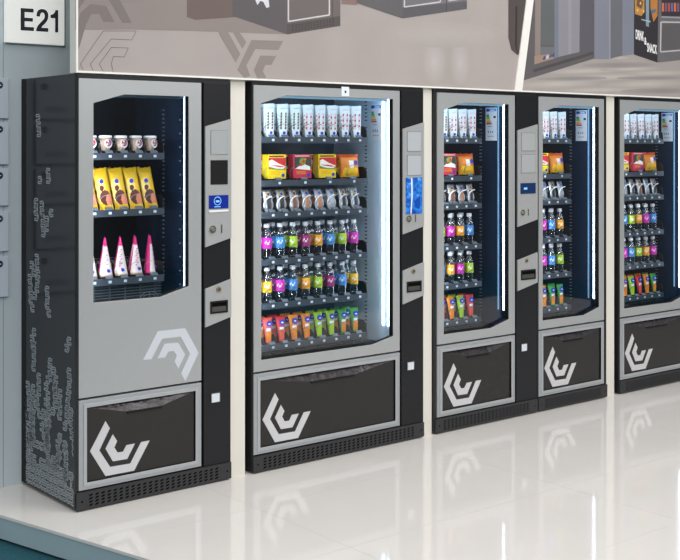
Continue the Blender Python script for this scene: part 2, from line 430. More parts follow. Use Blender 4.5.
mb.prism(skew(36.3, 48.6, yt-.2, yb, arc), -.0306, -.0298, 'ink')
mb.prism(skew(50.6, 58.3, yt, yb, [(1,0),(1,1),(.66,1),(.52,.88),(.30,.80),(0,.78),(0,.63),(.60,.63),(.60,0)]), -.0306, -.0298, 'ink')
mb.build('lettering', t)
names = ['topmost of five pale grey cards on the wall left of the machines', 'second pale grey wall card from the top, left of the machines',
         'middle one of five pale grey wall cards left of the machines', 'second lowest pale grey wall card left of the machines', 'lowest of five pale grey cards on the wall left of the machines']
YC = .522
for i, (t0, t1) in enumerate(((78,119), (122,165), (168,206), (211,251.5), (256,297))):
    zt_, zb_ = up(8.8, t0+.3, YC)[1], up(8.8, t1-.5, YC)[1]; xr = up(8.8, t0, YC)[0]
    e = empty('price_card', (xr-.14, YB, zb_), names[i], 'wall card', 'pale cards in a column on the left wall')
    mb = MB(); mb.box(-.14, .14, -(YB-YC), -.006, 0, zt_-zb_, 'card'); mb.build('panel', e, bevel=.002)
    mb = MB(); mb.box(-.10, .10, -.006, 0, .02, zt_-zb_-.02, 'sign_edge'); mb.build('mount', e)
    mb = MB(); mb.disc(.14-.042, zt_-zb_-.032, .0155, -(YB-YC)-.0006, -(YB-YC)+.001, 'navy', n=20)
    mb.box(.14-.047, .14-.036, -(YB-YC)-.001, -(YB-YC), zt_-zb_-.034, zt_-zb_-.030, 'white'); mb.build('round_badge', e)
    mb = MB()
    for k in range(3): mb.box(-.02, .14-.045, -(YB-YC)-.0006, -(YB-YC)+.001, .034+k*.009, .038+k*.009, 'ink_soft')
    mb.build('printed_lines', e)

# ------------------------------------------------------------------ logo shape (measured on the second machine's lower door)
C_px = [(165,70),(193,122),(125,280),(195,400),(325,378),(395,225),(450,215),(350,430),(165,465),(65,285)]
U_px = [(212,165),(240,215),(222,260),(243,297),(278,292),(300,245),(355,235),(305,345),(212,360),(165,268)]
def lg(P): return [up(255+x/8, 385+y/8) for x, y in P]
C_w, U_w = lg(C_px), lg(U_px)
ox, oz = .944, .114      # lower left corner of that panel
C_l = [(x-ox, z-oz) for x, z in C_w]; U_l = [(x-ox, z-oz) for x, z in U_w]

# ------------------------------------------------------------------ shelf parts (meshes shared between copies)
def coil_obj(r, m, wire, turns=5, L=.30):
    mb = MB(); pts = []
    n = int(turns*20)
    for i in range(n+1):
        a = 2*PI*i/20+PI*.5
        pts.append((r*math.cos(a), L*i/n, r*math.sin(a)))
    pts.append((r*.2, L+.02, 0)); mb.tube(pts, wire, m, n=5)
    return mb
COILM = {}
def coil(kind, parent, x, y, z):
    if kind not in COILM:
        r, m, w = {'big': (.037, 'coil_white', .0031), 'norm': (.034, 'coil_dark', .0016), 'grey': (.034, 'coil_grey', .0012), 'wide': (.038, 'coil_grey', .0013)}[kind]
        o = coil_obj(r, m, w).build('coil', parent); COILM[kind] = o.data
    else:
        o = bpy.data.objects.new('coil', COILM[kind]); COL.objects.link(o); o.parent = parent
    o.location = (x, y, z); return o
def small(name, key, parent, loc, make):
    if key not in COILM: o = make().build(name, parent); COILM[key] = o.data
    else: o = bpy.data.objects.new(name, COILM[key]); COL.objects.link(o); o.parent = parent
    o.location = loc; return o

# ------------------------------------------------------------------ vending machine
YS = .10        # front plane of the shelf rails
def machine(label, x0, x1, dl, dr, wl, wr, wz, ztop, column, pale, shelves, xe, pitch, ncol, side=None):
    T = empty('vending_machine', (x0, 0, 0), label, 'vending machine', 'row of vending machines on the white platform')
    X = lambda v: v-x0
    # wz = (z bottom left, z bottom right) of the window; chamfers follow the photo
    zb, zb2 = wz; D = .53
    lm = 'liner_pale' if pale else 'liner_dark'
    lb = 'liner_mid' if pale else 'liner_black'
    solid_top = zb-(.10 if side else .02)
    colx = dr+.01
    mb = MB()
    mb.box(0, .012, .004, D, .014, 1.828, 'black_side' if side else 'black')             # left side panel
    mb.box(X(x1)-.012, X(x1), .004, D, .014, 1.828, 'black')
    if side: mb.box(-.0008, .002, .484, D, .014, 1.828, 'black_matte')
    mb.box(.012, X(x1)-.012, .004, D, 1.812, 1.828, 'black')
    mb.box(.012, X(x1)-.012, D-.02, D, .014, 1.812, 'black')
    mb.box(.012, X(x1)-.012, .036, D-.02, .014, .07, 'black')
    mb.build('cabinet', T)
    mb = MB(); mb.box(.013, X(dr)+.004, .036, D-.021, .075, solid_top, 'black_matte'); mb.build('lower_compartment', T)
    # liner: left, right, back, top, floor
    Lx, Rx = X(wl)-.028, X(wr)+.008
    mb = MB()
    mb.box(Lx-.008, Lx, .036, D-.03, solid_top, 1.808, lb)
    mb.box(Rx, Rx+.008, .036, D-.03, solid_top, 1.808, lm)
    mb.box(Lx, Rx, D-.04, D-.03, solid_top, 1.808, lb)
    mb.box(Lx, Rx, .036, D-.04, 1.80, 1.808, 'header' if True else lb)  # top liner paler than the walls, LED light put into its colour
    mb.box(Lx, Rx, .036, D-.04, solid_top, solid_top+.004, 'liner_black')
    if not side:
        for k in range(int((1.77-zb-.05)/.0195)):
            z = zb+.06+k*.0195
            if k % 11 != 10: mb.box(Rx-.0012, Rx+.001, .213, .231, z, z+.006, 'slot' if not pale else 'liner_mid')
    else:
        for k in range(13): mb.box(Rx-.0012, Rx+.001, .078, .090, zb+.03+k*.062, zb+.036+k*.062, 'slot')
        for k in range(40):
            if k % 11 != 8: mb.box(Rx-.0012, Rx+.001, .222, .240, zb+.06+k*.0195, zb+.066+k*.0195, 'slot')
    mb.build('interior_liner', T)
    # LED strips, plus a glowing strip for the reflected one
    zl = zb2+.045 if not side else zb2-.02
    def led(x, y, r, m, z0=None, z1=None):
        q = MB(); q.box(x-r, x+r, y-.004, y+.004, z0 or zl, z1 or 1.775, m); q.build('led_strip', T)
    led(Rx-.006, .040, .0022 if not side else .0011, 'led' if not side else 'led_thin')
    if not side: led(Rx-.004, .082, .002, 'led' if pale else 'led_reflection')  # second line: the LED's reflection built as a glowing strip
    led(Lx+.008, .040, .005, 'led_hidden')  # left strip, unseen behind the frame, boosted to light the products
    q = MB(); q.box(Lx+.02, Rx-.004, .052, .066, 1.790, 1.7985, 'led'); q.build('led_strip', T)
    q = MB(); q.box(Lx+.002, Rx-.002, .040, .046, ztop-.010, 1.7995, 'led_band' if not side else 'header'); q.build('light_cover', T)
    # upper door: frame with the chamfered window opening
    c = .145; cz = .04
    inner = [(X(wl), zb), (X(wr)-c, zb-.002), (X(wr), zb2), (X(wr), ztop), (X(wl)+c, ztop), (X(wl), ztop-cz)]
    outer = [(X(dl), .472), (X(wr)-c, .472), (X(dr), .472), (X(dr), 1.81), (X(wl)+c, 1.81), (X(dl), 1.81)]
    mb = MB(); mb.ring(outer, inner, 0, .03, 'silver', 'black_matte')
    ud = mb.build('upper_door', T, bevel=.0015)
    mb = MB(); mb.prism([(p[0]+(.012 if p[0] < X(wr)/2 else -.0) * -1, p[1]) for p in inner], .0305, .0335, 'glass'); mb.build('window_glass', ud)
    # energy label on the right inner wall
    if not side:
        mb = MB(); xf = Rx-.0015
        def plate(y0, y1, z0, z1, m, dx=0.0): mb.box(xf-dx-.0006, xf-dx, y0, y1, z0, z1, m)
        plate(.094, .182, 1.557, 1.745, 'paper')
        plate(.100, .176, 1.724, 1.738, 'lbl_blue', .0006); plate(.155, .176, 1.722, 1.739, 'badge', .0012); plate(.112, .145, 1.727, 1.733, 'paper', .0012)
        for k, m_ in enumerate(('g_green', 'g_green', 'g_lime', 'g_yel', 'g_or', 'g_red')):
            plate(.176-(.020+k*.0045), .176, 1.706-k*.0098-.008, 1.706-k*.0098, m_, .0006)
        plate(.103, .121, 1.684, 1.697, 'ink', .0006)
        plate(.13, .165, 1.636, 1.639, 'ink_soft', .0006)
        for k in range(3): plate(.125+k*.016, .132+k*.016, 1.60, 1.612, 'ink_soft', .0006); plate(.12+k*.016, .128+k*.016, 1.578, 1.584, 'ink_soft', .0006)
        e = mb.build('energy_label', T); e['label'] = 'white energy rating sticker with green to red scale'
    # lower door
    mb = MB()
    o_ = [(X(dl), .087), (X(dr), .087), (X(dr), .463), (X(dl), .463)]; i_ = [(X(dl)+.036, .117), (X(dr)-.032, .117), (X(dr)-.032, .43), (X(dl)+.036, .43)]
    mid = [(X(dl)+.020, .101), (X(dr)-.018, .101), (X(dr)-.018, .446), (X(dl)+.020, .446)]
    mb.ring(o_, mid, 0, .03, 'frame_silver'); mb.ring(mid, i_, -.003, .03, 'frame_edge', 'black_matte')
    ld = mb.build('lower_door', T, bevel=.001)
    mb = MB(); fx0, fx1 = X(dl)+.038, X(dr)-.034; W = fx1-fx0
    ztp, zh = .428, .386
    Bx, Cx_ = fx0+W*.36, fx0+W*.68
    vs = [(fx0, .006, .119), (fx1, .006, .119), (fx1, .006, ztp), (Cx_, .006, zh), (Bx, .006, zh), (fx0, .006, ztp), (Bx, .026, ztp), (Cx_, .026, ztp), (fx0, .029, .119), (fx1, .029, .119), (fx1, .029, ztp), (fx0, .029, ztp)]
    mb.add(vs, [(0,1,2,3,4,5), (0,8,9,1), (1,9,10,2), (5,11,8,0), (8,11,10,9)], 'flap')
    mb.add(vs, [(5,4,6), (3,2,7)], 'facet'); mb.add(vs, [(4,3,7,6)], 'facet'); mb.add(vs, [(5,6,7,2,10,11)], 'black_matte')
    fp = mb.build('flap_panel', ld)
    mb = MB(); mb.box(Bx, Cx_, -.002, .010, zh-.008, zh, 'black_matte'); mb.build('flap_lip', ld)
    mb = MB(); k = 1.0
    px_, pz_ = X(dl)+.040, .117
    mb.prism([(px_+a*k, pz_+b*k) for a, b in C_l], .0045, .0058, 'logo'); mb.prism([(px_+a*k, pz_+b*k) for a, b in U_l], .0045, .0058, 'logo')
    lo = mb.build('logo_decal', ld); lo['label'] = 'light grey nested angular hexagon logo'
    # kick plate with slanted perforations
    kx0, kx1 = .004, X(x1)-.002
    mb = MB(); mb.box(kx0, kx1, -.006, .02, .006, .080, 'kick')
    n = int((kx1-kx0-.10)/.0285)
    for i in range(n):
        for j in range(4):
            x = kx0+.055+i*.0285; z = .017+j*.0138
            mb.prism([(x, z), (x+.015, z+.003), (x+.018, z+.0105), (x+.003, z+.0075)], -.0068, -.0055, 'hole')
    for x in (kx0+.024, kx1-.022): mb.disc(x, .042, .0045, -.0068, -.0055, 'hole', n=10)
    mb.build('kick_plate', T)
    for x in (.05, X(x1)-.05):
        for yy in (.05, D-.05):
            q = MB(); q.lathe([(.018, 0), (.018, .008), (.01, .014)], 'black_matte', x, yy, 12); q.build('foot', T)
    # column
    if column:
        cl, cr = X(colx)+.004, X(x1)
        mb = MB(); mb.box(cl, cr-.001, .002, .034, .082, 1.812, 'column'); cp = mb.build('control_column', T, bevel=.001)
        w = cr-cl
        sl = .036
        z1_, z2_ = 1.614, 1.070
        mb = MB(); mb.prism([(cl+.004, z2_), (cr-.002, z2_+sl), (cr-.002, z1_+sl), (cl+.004, z1_)], -.006, .004, 'silver_plate'); mb.build('control_plate', cp, bevel=.001)
        mb = MB(); mb.prism([(cl+.004, .709), (cr-.002, .709+sl), (cr-.002, .882+sl), (cl+.004, .882)], -.006, .004, 'silver_plate'); mb.build('lock_plate', cp, bevel=.001)
        def q(name, f):
            mb = MB(); f(mb); return mb.build(name, cp)
        a, b_ = cl+.031, cr-.023
        if column == 'split':
            q('card_reader', lambda m_: (m_.box(a, b_, -.0075, -.004, 1.487, 1.598, 'reader_line'), m_.box(a+.002, b_-.002, -.0085, -.004, 1.489, 1.596, 'reader_grey')))
            q('scanner_window', lambda m_: m_.box(a, b_, -.0085, -.004, 1.352, 1.462, 'black_matte'))
            q('screen', lambda m_: (m_.box(a-.009, b_+.003, -.009, -.004, 1.243, 1.303, 'screen_navy'),
               m_.ring([(a+.036+.02*math.cos(k*PI/8), 1.277+.02*math.sin(k*PI/8)) for k in range(16)], [(a+.036+.017*math.cos(k*PI/8), 1.277+.017*math.sin(k*PI/8)) for k in range(16)], -.0095, -.008, 'screen_glow'),
               m_.box(a+.026, a+.046, -.0096, -.008, 1.271, 1.280, 'screen_glow'), m_.box(a+.018, a+.052, -.0096, -.008, 1.249, 1.2525, 'screen_glow')))
            q('light_bar', lambda m_: m_.prism([(a-.014, 1.236), (b_+.006, 1.236), (b_, 1.228), (a-.006, 1.226)], -.010, -.004, 'white'))
        else:
            mt = 'reader_lit' if column == 'splash' else 'reader_grey'
            q('card_reader', lambda m_: (m_.box(a, b_, -.0075, -.004, 1.497, 1.602, 'reader_line'), m_.box(a+.003, b_-.003, -.0085, -.004, 1.500, 1.599, mt)))
            q('note_reader', lambda m_: (m_.box(a, b_, -.0075, -.004, 1.372, 1.480, 'reader_line'), m_.box(a+.003, b_-.003, -.0085, -.004, 1.375, 1.477, mt)))
            if column == 'splash': q('screen', lambda m_: (m_.box(cl+.022, cr-.018, -.009, -.004, 1.174, 1.362, 'screen_splash'), m_.prism([(cl+.052, 1.175), (cl+.060, 1.175), (cl+.068, 1.27), (cl+.066, 1.361), (cl+.056, 1.361), (cl+.060, 1.27)], -.0095, -.008, 'white')))
            else: q('screen', lambda m_: (m_.box(a-.006, b_, -.009, -.004, 1.256, 1.316, 'screen_dim'), m_.box(a+.02, a+.048, -.0095, -.008, 1.280, 1.291, 'screen_glow')))
        q('coin_button', lambda m_: (m_.disc(cl+.040, 1.150, .017, -.013, -.004, 'chrome'), m_.disc(cl+.040, 1.150, .009, -.016, -.012, 'brass')))
        q('coin_slot', lambda m_: (m_.box(cl+.084, cl+.096, -.0075, -.004, 1.128, 1.172, 'silver_plate'), m_.box(cl+.088, cl+.0925, -.0085, -.007, 1.131, 1.169, 'hole')))
        q('lock', lambda m_: (m_.disc(cl+.074, .876, .0125, -.012, -.004, 'brass'), m_.disc(cl+.074, .876, .006, -.014, -.011, 'dark_grey')))
        q('coin_return', lambda m_: (m_.ring([(a-.002, .768), (b_, .768), (b_, .824), (a-.002, .824)], [(a+.006, .776), (b_-.008, .776), (b_-.008, .816), (a+.006, .816)], -.010, -.004, 'black_matte'),
            m_.add([(a+.006, -.0065, .816), (b_-.008, -.0065, .816), (b_-.008, -.0062, .798), (a+.006, -.0062, .798)], [(0,1,2,3)], 'hole'),
            m_.add([(a+.006, -.0062, .798), (b_-.008, -.0062, .798), (b_-.008, -.0085, .776), (a+.006, -.0085, .776)], [(0,1,2,3)], 'dark_grey')))
        q('white_button', lambda m_: (m_.box(cl+.036, cl+.088, -.002, .003, .362, .408, 'dark_grey'), m_.box(cl+.039, cl+.080, -.006, -.001, .366, .404, 'tag')))
    # shelves
    for k, (zr, kind) in enumerate(shelves):
        s0 = max(xe-pitch*ncol-.01, wl-.022)
        sh = MB(); sh.box(X(s0), X(xe), YS, YS+.012, zr-.016, zr+.014, 'rail'); sh.box(X(s0), X(xe), YS+.012, .46, zr-.004, zr+.002, 'tray')
        sh.add([(X(xe), YS+.004, zr+.002), (X(xe), YS+.010, zr+.055), (X(xe), YS+.030, zr+.072), (X(xe), .40, zr+.072), (X(xe), .40, zr+.002),
                (X(xe)+.003, YS+.004, zr+.002), (X(xe)+.003, YS+.010, zr+.055), (X(xe)+.003, YS+.030, zr+.072), (X(xe)+.003, .40, zr+.072), (X(xe)+.003, .40, zr+.002)],
               [(0,1,2,3,4), (9,8,7,6,5), (0,5,6,1), (1,6,7,2), (2,7,8,3), (3,8,9,4), (4,9,5,0)], 'divider')
        so = sh.build('shelf', T)
        step = pitch*2 if kind == 'box' else pitch
        nn = ncol//2 if kind == 'box' else ncol
        for i in range(nn):
            xc = xe-.027-step/2+pitch/2*0+(-i*step)+.0 if False else xe-.012-step/2-i*step
            if xc < s0+.012: continue
            small('price_tag', 'tag', so, (X(xc)+.002, YS, zr), lambda: MB().box(-.007, .007, -.0015, 0, -.006, .005, 'tag'))
            if xc-step/2 > s0+.01 : small('divider', 'div', so, (X(xc)-step/2, YS+.02, zr+.002), lambda: MB().add([(-.001,0,0),(-.001,.004,.03),(-.001,.03,.052),(-.001,.33,.052),(-.001,.33,0),(.001,0,0),(.001,.004,.03),(.001,.03,.052),(.001,.33,.052),(.001,.33,0)], [(0,1,2,3,4),(9,8,7,6,5),(0,5,6,1),(1,6,7,2),(2,7,8,3),(3,8,9,4),(4,9,5,0)], 'divider'))
            small('tray_flap', 'flp', so, (X(xc), YS-.002, zr+.014), lambda: MB().add([(-.018,0,0),(.018,0,0),(.018,.014,.012),(-.018,.014,.012),(-.018,.003,-.002),(.018,.003,-.002),(.018,.017,.010),(-.018,.017,.010)], [(0,1,2,3),(7,6,5,4),(0,4,5,1),(1,5,6,2),(2,6,7,3),(3,7,4,0)], 'flap_tab'))
            if kind == 'box':
                coil('wide', so, X(xc)+.026, YS+.022, zr+.048); coil('wide', so, X(xc)-.026, YS+.022, zr+.048)
            elif kind == 'snack': coil('big', so, X(xc), YS+.006, zr+.052)
            else: coil('grey' if kind in ('cup', 'bar', 'cone') else 'norm', so, X(xc), YS+.018, zr+.044)
    # air grille under the last shelf: a slatted panel facing the window
    zg0, zg1 = solid_top+.006, shelves[-1][0]-.024
    mb = MB(); mb.box(Lx+.004, X(xe)+.01, .150, .154, zg0, zg1, 'tray')
    z = zg0+.008
    while z < zg1: mb.box(Lx+.004, X(xe)+.01, .140, .152, z, z+.003, 'flap_tab'); z += .0125
    x = Lx+.03
    while x < X(xe): mb.box(x, x+.002, .138, .152, zg0, zg1, 'flap_tab'); x += .075
    mb.build('air_grille', T)
    if side:
        mb = MB(); fx, fz = X(.425), zg0+.040
        for rr in (.014, .026, .038, .050, .062):
            mb.tube([(fx+rr*math.cos(2*PI*k/24), .128, fz+rr*math.sin(2*PI*k/24)) for k in range(24)], .0013, 'coil_grey', 4, True)
        for k in range(8):
            a = k*PI/4; mb.tube([(fx, .128, fz), (fx+.062*math.cos(a), .128, fz+.062*math.sin(a))], .0011, 'coil_grey', 4)
        mb.build('fan_guard', T)
    return T

S6 = [(1.556, 'pack'), (1.347, 'box'), (1.193, 'snack'), (.967, 'bottle'), (.756, 'bottle'), (.556, 'pouch')]
S3 = [(1.482, 'cup'), (1.235, 'bar'), (.936, 'cone')]
MC = [ # label, x0, x1, door l, door r, win l, win r, wz, ztop, column, pale, shelves, shelf end, pitch, ncol
 dict(label='leftmost black and grey vending machine with three shelves and patterned side', x0=0, x1=.777, dl=.016, dr=.617, wl=.083, wr=.550, wz=(.868,.902), ztop=1.747, column='split', pale=False, shelves=S3, xe=.484, pitch=.0742, ncol=6, side=True),
 dict(label='widest vending machine, second from the left, with a blue touch screen', x0=.896, x1=1.989, dl=.904, dr=1.820, wl=.947, wr=1.773, wz=(.526,.553), ztop=1.766, column='splash', pale=True, shelves=S6, xe=1.686, pitch=.0784, ncol=9),
 dict(label='narrow vending machine with dim blue screen, third from the left', x0=2.070, x1=2.882, dl=2.088, dr=2.694, wl=2.137, wr=2.642, wz=(.524,.558), ztop=1.759, column='dim', pale=False, shelves=S6, xe=2.530, pitch=.0742, ncol=5),
 dict(label='narrow vending machine without control column, fourth from the left', x0=2.886, x1=3.516, dl=2.896, dr=3.490, wl=2.930, wr=3.440, wz=(.522,.556), ztop=1.761, column=None, pale=False, shelves=S6, xe=3.305, pitch=.0765, ncol=5),
 dict(label='rightmost vending machine, cut off by the right edge of the photo', x0=3.637, x1=4.54, dl=3.647, dr=4.372, wl=3.687, wr=4.322, wz=(.524,.558), ztop=1.757, column='dim', pale=False, shelves=S6, xe=4.236, pitch=.0772, ncol=7),
]
machines = [machine(**c) for c in MC]

# extras per machine: the pale logo on the first door, badge on the second, line pattern on the first's side
T = machines[0]
ud = [o for o in bpy.data.objects if o.parent == T and o.name.startswith('upper_door')][0]
P1 = [(180,90),(400,65),(508,262),(402,488),(368,428),(440,270),(365,133),(215,150),(130,315),(65,320)]
P2 = [(235,190),(345,182),(400,275),(345,390),(315,330),(335,285),(310,248),(265,252),(240,300),(180,307)]
mb = MB()
for P in (P1, P2): mb.prism([up(135+x/8, 320+y/8) for x, y in P], -.0012, .0004, 'logo_pale')
lo = mb.build('logo_decal', ud); lo['label'] = 'pale nested angular hexagon logo'
T = machines[1]
ud2 = [o for o in bpy.data.objects if o.parent == T and o.name.startswith('upper_door')][0]
a = up(341.5, 96, 0); b_ = up(349, 87, 0)
mb = MB(); mb.box(a[0]-.896, b_[0]-.896, -.0015, .001, a[1], b_[1], 'paper'); mb.disc((a[0]+b_[0])/2-.896, (a[1]+b_[1])/2-.002, .0065, -.0022, -.001, 'dark_grey', n=12); mb.build('door_badge', ud2)
# hinge lug on the fourth machine
mb = MB(); mb.box(.606, .640, .012, .028, 1.166, 1.186, 'silver_plate'); mb.build('hinge', machines[3], bevel=.002)

# outline meander pattern on the first machine's left side
mb = MB()
def ribbon(pts, w, x=-.0008):
    for (y0, z0), (y1, z1) in zip(pts, pts[1:]):
        dy, dz = y1-y0, z1-z0; l = math.hypot(dy, dz)
        if l < 1e-6: continue
        ny, nz = -dz/l*w/2, dy/l*w/2; ey, ez = dy/l*w*.35, dz/l*w*.35
        q = [(y0-ey+ny, z0-ez+nz), (y1+ey+ny, z1+ez+nz), (y1+ey-ny, z1+ez-nz), (y0-ey-ny, z0-ez-nz)]
        if any(not (.012 < a < .50 and .02 < b < 1.80) for a, b in q): continue
        vs = [(x, a, b) for a, b in q]+[(.0002, a, b) for a, b in q]
        mb.add(vs, [(0,1,2,3), (0,4,5,1), (1,5,6,2), (2,6,7,3), (3,7,4,0)], 'line_art')
def cell(y, z, flip, s=1.3):
    w, h = .0155*s, .0125*s; f = -1 if flip else 1
    o = [(-w*f, h*.9), (w*.5*f, h*1.0), (w*f, 0), (w*.5*f, -h), (-w*f, -h*.9)]
    i = [(-w*.9*f, h*.35), (w*.15*f, h*.45), (w*.45*f, 0), (w*.15*f, -h*.45), (-w*.9*f, -h*.35)]
    L_ = [(y+a, z+b) for a, b in o]+[(y+a, z+b) for a, b in i[::-1]]+[(y+o[0][0], z+o[0][1])]
    ribbon(L_, .0046)
def chain(y, z, n, drift=0):
    flip = random.random() < .5
    for k in range(n):
        cell(y, z, flip)
        flip = not flip if random.random() < .6 else flip
        z -= .033; y += drift+random.choice((-.006, 0, .006, .018 if flip else -.018))
# chains located from the photograph: pixel of the top, number of cells
def side_at(px, py):
    # intersect the camera ray with plane X=0 -> (Y, Z)
    t = (px-340)/F_PX; dx, dy = c_+t*s_, s_-t*c_
    k = -CX/dx; return CY+k*dy, CH+(HOR-py)/F_PX*k
for px, py, n in ((38,118,3),(48,172,2),(40,180,1),(36,202,3),(42,205,2),(51,213,1),(43,218,3),(47,220,2),
                  (37,258,2),(32,265,2),(30,278,5),(38,274,4),(47,290,4),(34,332,3),(34,345,2),(34,360,2),
                  (69,341,2),(50,362,3),(54,371,3),(48,380,4),(69,372,2),(28,385,4),(33,388,7),(60,393,4),(69,389,6),(48,404,7),(24,400,8)):
    Y, Z = side_at(px, py); chain(Y, Z, n)
for k in range(9):
    y = .040+k*.052
    chain(y, random.uniform(.24, .40)+(k % 3 == 0)*.16, random.randint(4, 7))
for r_ in range(8):
    for k in range(17):
        if random.random() < (1.0, .97, .9, .75, .55, .4, .25, .15)[r_]:
            cell(.028+k*.036+(r_ % 2)*.010, .042+r_*.034, random.random() < .5)
pat = mb.build('line_pattern', [o for o in bpy.data.objects if o.parent == machines[0] and o.name.startswith('cabinet')][0])
pat['label'] = 'pale meandering outline pattern, dense at the bottom'

# ------------------------------------------------------------------ products
def finish(root, *kids): reg(root, *kids); return root
def make_bottle(lbl, mark):
    e = empty('water_bottle')
    mb = MB(); mb.lathe([(.017, 0), (.0222, .004), (.0226, .012), (.0206, .020), (.0226, .030), (.0212, .040), (.0228, .048), (.0228, .100), (.0222, .114), (.0188, .128), (.0125, .140), (.0108, .148), (.0108, .156)], 'bottle_plastic', n=16); b = mb.build('bottle_body', e)
    mb = MB(); mb.lathe([(.0135, .150), (.0142, .153), (.0142, .167), (.0130, .169)], 'cap', n=14); c = mb.build('cap', e)
    mb = MB(); mb.lathe([(.0232, .048), (.0235, .050), (.0235, .099), (.0232, .101)], lbl, n=18)
    for k in range(5):
        a0 = -2.25-.55+k*.24; a1 = a0+.20; R = .0239; z0 = .072+.006*math.sin(k*1.9)
        vs = [(R*math.cos(a), R*math.sin(a), z) for a in (a0, a1) for z in (z0, z0+.010)]
        mb.add(vs, [(0,2,3,1)], mark)
    l = mb.build('sleeve', e)
    return finish(e, b, c, l)
def make_pack(style):
    e = empty('sandwich_pack')
    body = MB(); w0, w1 = .019, .031; H = .162
    def yf(z): return .008*z/H       # leans slightly back
    vs = [(-w0, 0, 0), (w0, 0, 0), (w1, yf(H), H), (-w1, yf(H), H-.004), (-w0+.004, .040, 0), (w0+.004, .040, 0), (w1, .012, H), (-w1+.001, .012, H-.004)]
    body.add(vs, [(0,1,2,3), (5,4,7,6), (0,4,5,1), (1,5,6,2), (3,2,6,7), (0,3,7,4)], 'sand_white')
    b = body.build('carton', e)
    mb = MB(); y = -.0008
    def pl(pts, m, dy=0): mb.add([(x, yf(z)+y-dy, z) for x, z in pts], [(0,1,2,3)], m)
    fill = {'green': ('sand_brown', 'sand_green'), 'red': ('sand_red', 'sand_rosy'), 'rosy': ('sand_rosy', 'sand_red')}[style]
    for s in (-.012, .012):
        for k in range(6):
            z = .036+k*.014; x = s+k*.0009
            pl([(x-.0045, z), (x+.0045, z+.002), (x+.005, z+.014), (x-.0035, z+.011)], fill[k % 2])
    pl([(-.024, .124), (.027, .128), (.027, .150), (-.026, .146)], 'sand_white'); pl([(-.010, .136), (.022, .139), (.022, .143), (-.010, .140)], 'sand_mint' if style == 'green' else 'sand_rosy', .0004)
    for k in range(4): pl([(-.025, .100-k*.02), (-.019, .104-k*.02), (-.019, .110-k*.02), (-.025, .106-k*.02)], 'sand_mint' if style == 'green' else 'sand_red')
    p = mb.build('printed_food', e)
    mb = MB(); mb.disc(.004, .019, .0078, -.0022, -.0004, 'badge', n=14); q = mb.build('round_badge', e)
    return finish(e, b, p, q)
def make_box(color):
    e = empty('snack_box'); W, H = .053, .118
    mb = MB(); mb.box(-W, W, 0, .052, 0, H, color); b = mb.build('carton', e, bevel=.0015)
    mb = MB(); y0 = -.0012
    if color == 'box_yellow':
        mb.prism([(-W+.008, H-.012), (W-.014, H-.012), (W-.014, H-.005), (-W+.008, H-.005)], y0, 0, 'sand_brown')
        mb.prism([(-W+.004, .048), (W-.004, .042), (W-.002, H-.016), (-W+.004, H-.016)], y0, 0, 'food_red')
        mb.prism([(-W+.006, .056), (W-.02, .044), (W-.004, .060), (.01, .074), (-.03, .094), (-W+.006, .088)], y0-.0004, 0, 'food_white')
        mb.prism([(-W+.006, .054), (0, .043), (W-.006, .044), (W-.006, .049), (0, .049), (-W+.006, .061)], y0-.0008, 0, 'food_green')
        mb.prism([(-W+.01, .066), (.02, .056), (.045, .058), (.0, .066)], y0-.0010, 0, 'food_red')
    else:
        mb.prism([(-W+.008, H-.010), (W-.014, H-.010), (W-.014, H-.005), (-W+.008, H-.005)], y0, 0, 'sand_rosy')
        mb.prism([(-W+.004, .050), (W-.004, .044), (W-.004, H-.014), (-W+.004, H-.014)], y0, 0, 'box_shade')
        mb.prism([(-W+.008, .048), (W-.008, .040), (W-.010, .058), (.01, .070), (-.02, .062)], y0-.0004, 0, 'food_white')
        mb.disc(-.002, .082, .019, y0-.0008, 0, 'food_green', n=10); mb.disc(.004, .084, .009, y0-.0012, 0, 'food_red', n=8); mb.disc(-.012, .068, .008, y0-.0012, 0, 'food_red', n=8); mb.disc(.014, .094, .006, y0-.0013, 0, 'bag_orange', n=8)
    p = mb.build('food_picture', e)
    mb = MB()
    for k in range(3): mb.box(-W+.016, .018, -.0012, 0, .022+k*.006, .0235+k*.006, 'bag_orange' if color == 'box_yellow' else 'bag_yellow')
    l = mb.build('printed_lines', e)
    mb = MB(); mb.disc(W-.018, .017, .0085, -.0024, 0, 'badge', n=14); q = mb.build('round_badge', e)
    return finish(e, b, p, l, q)
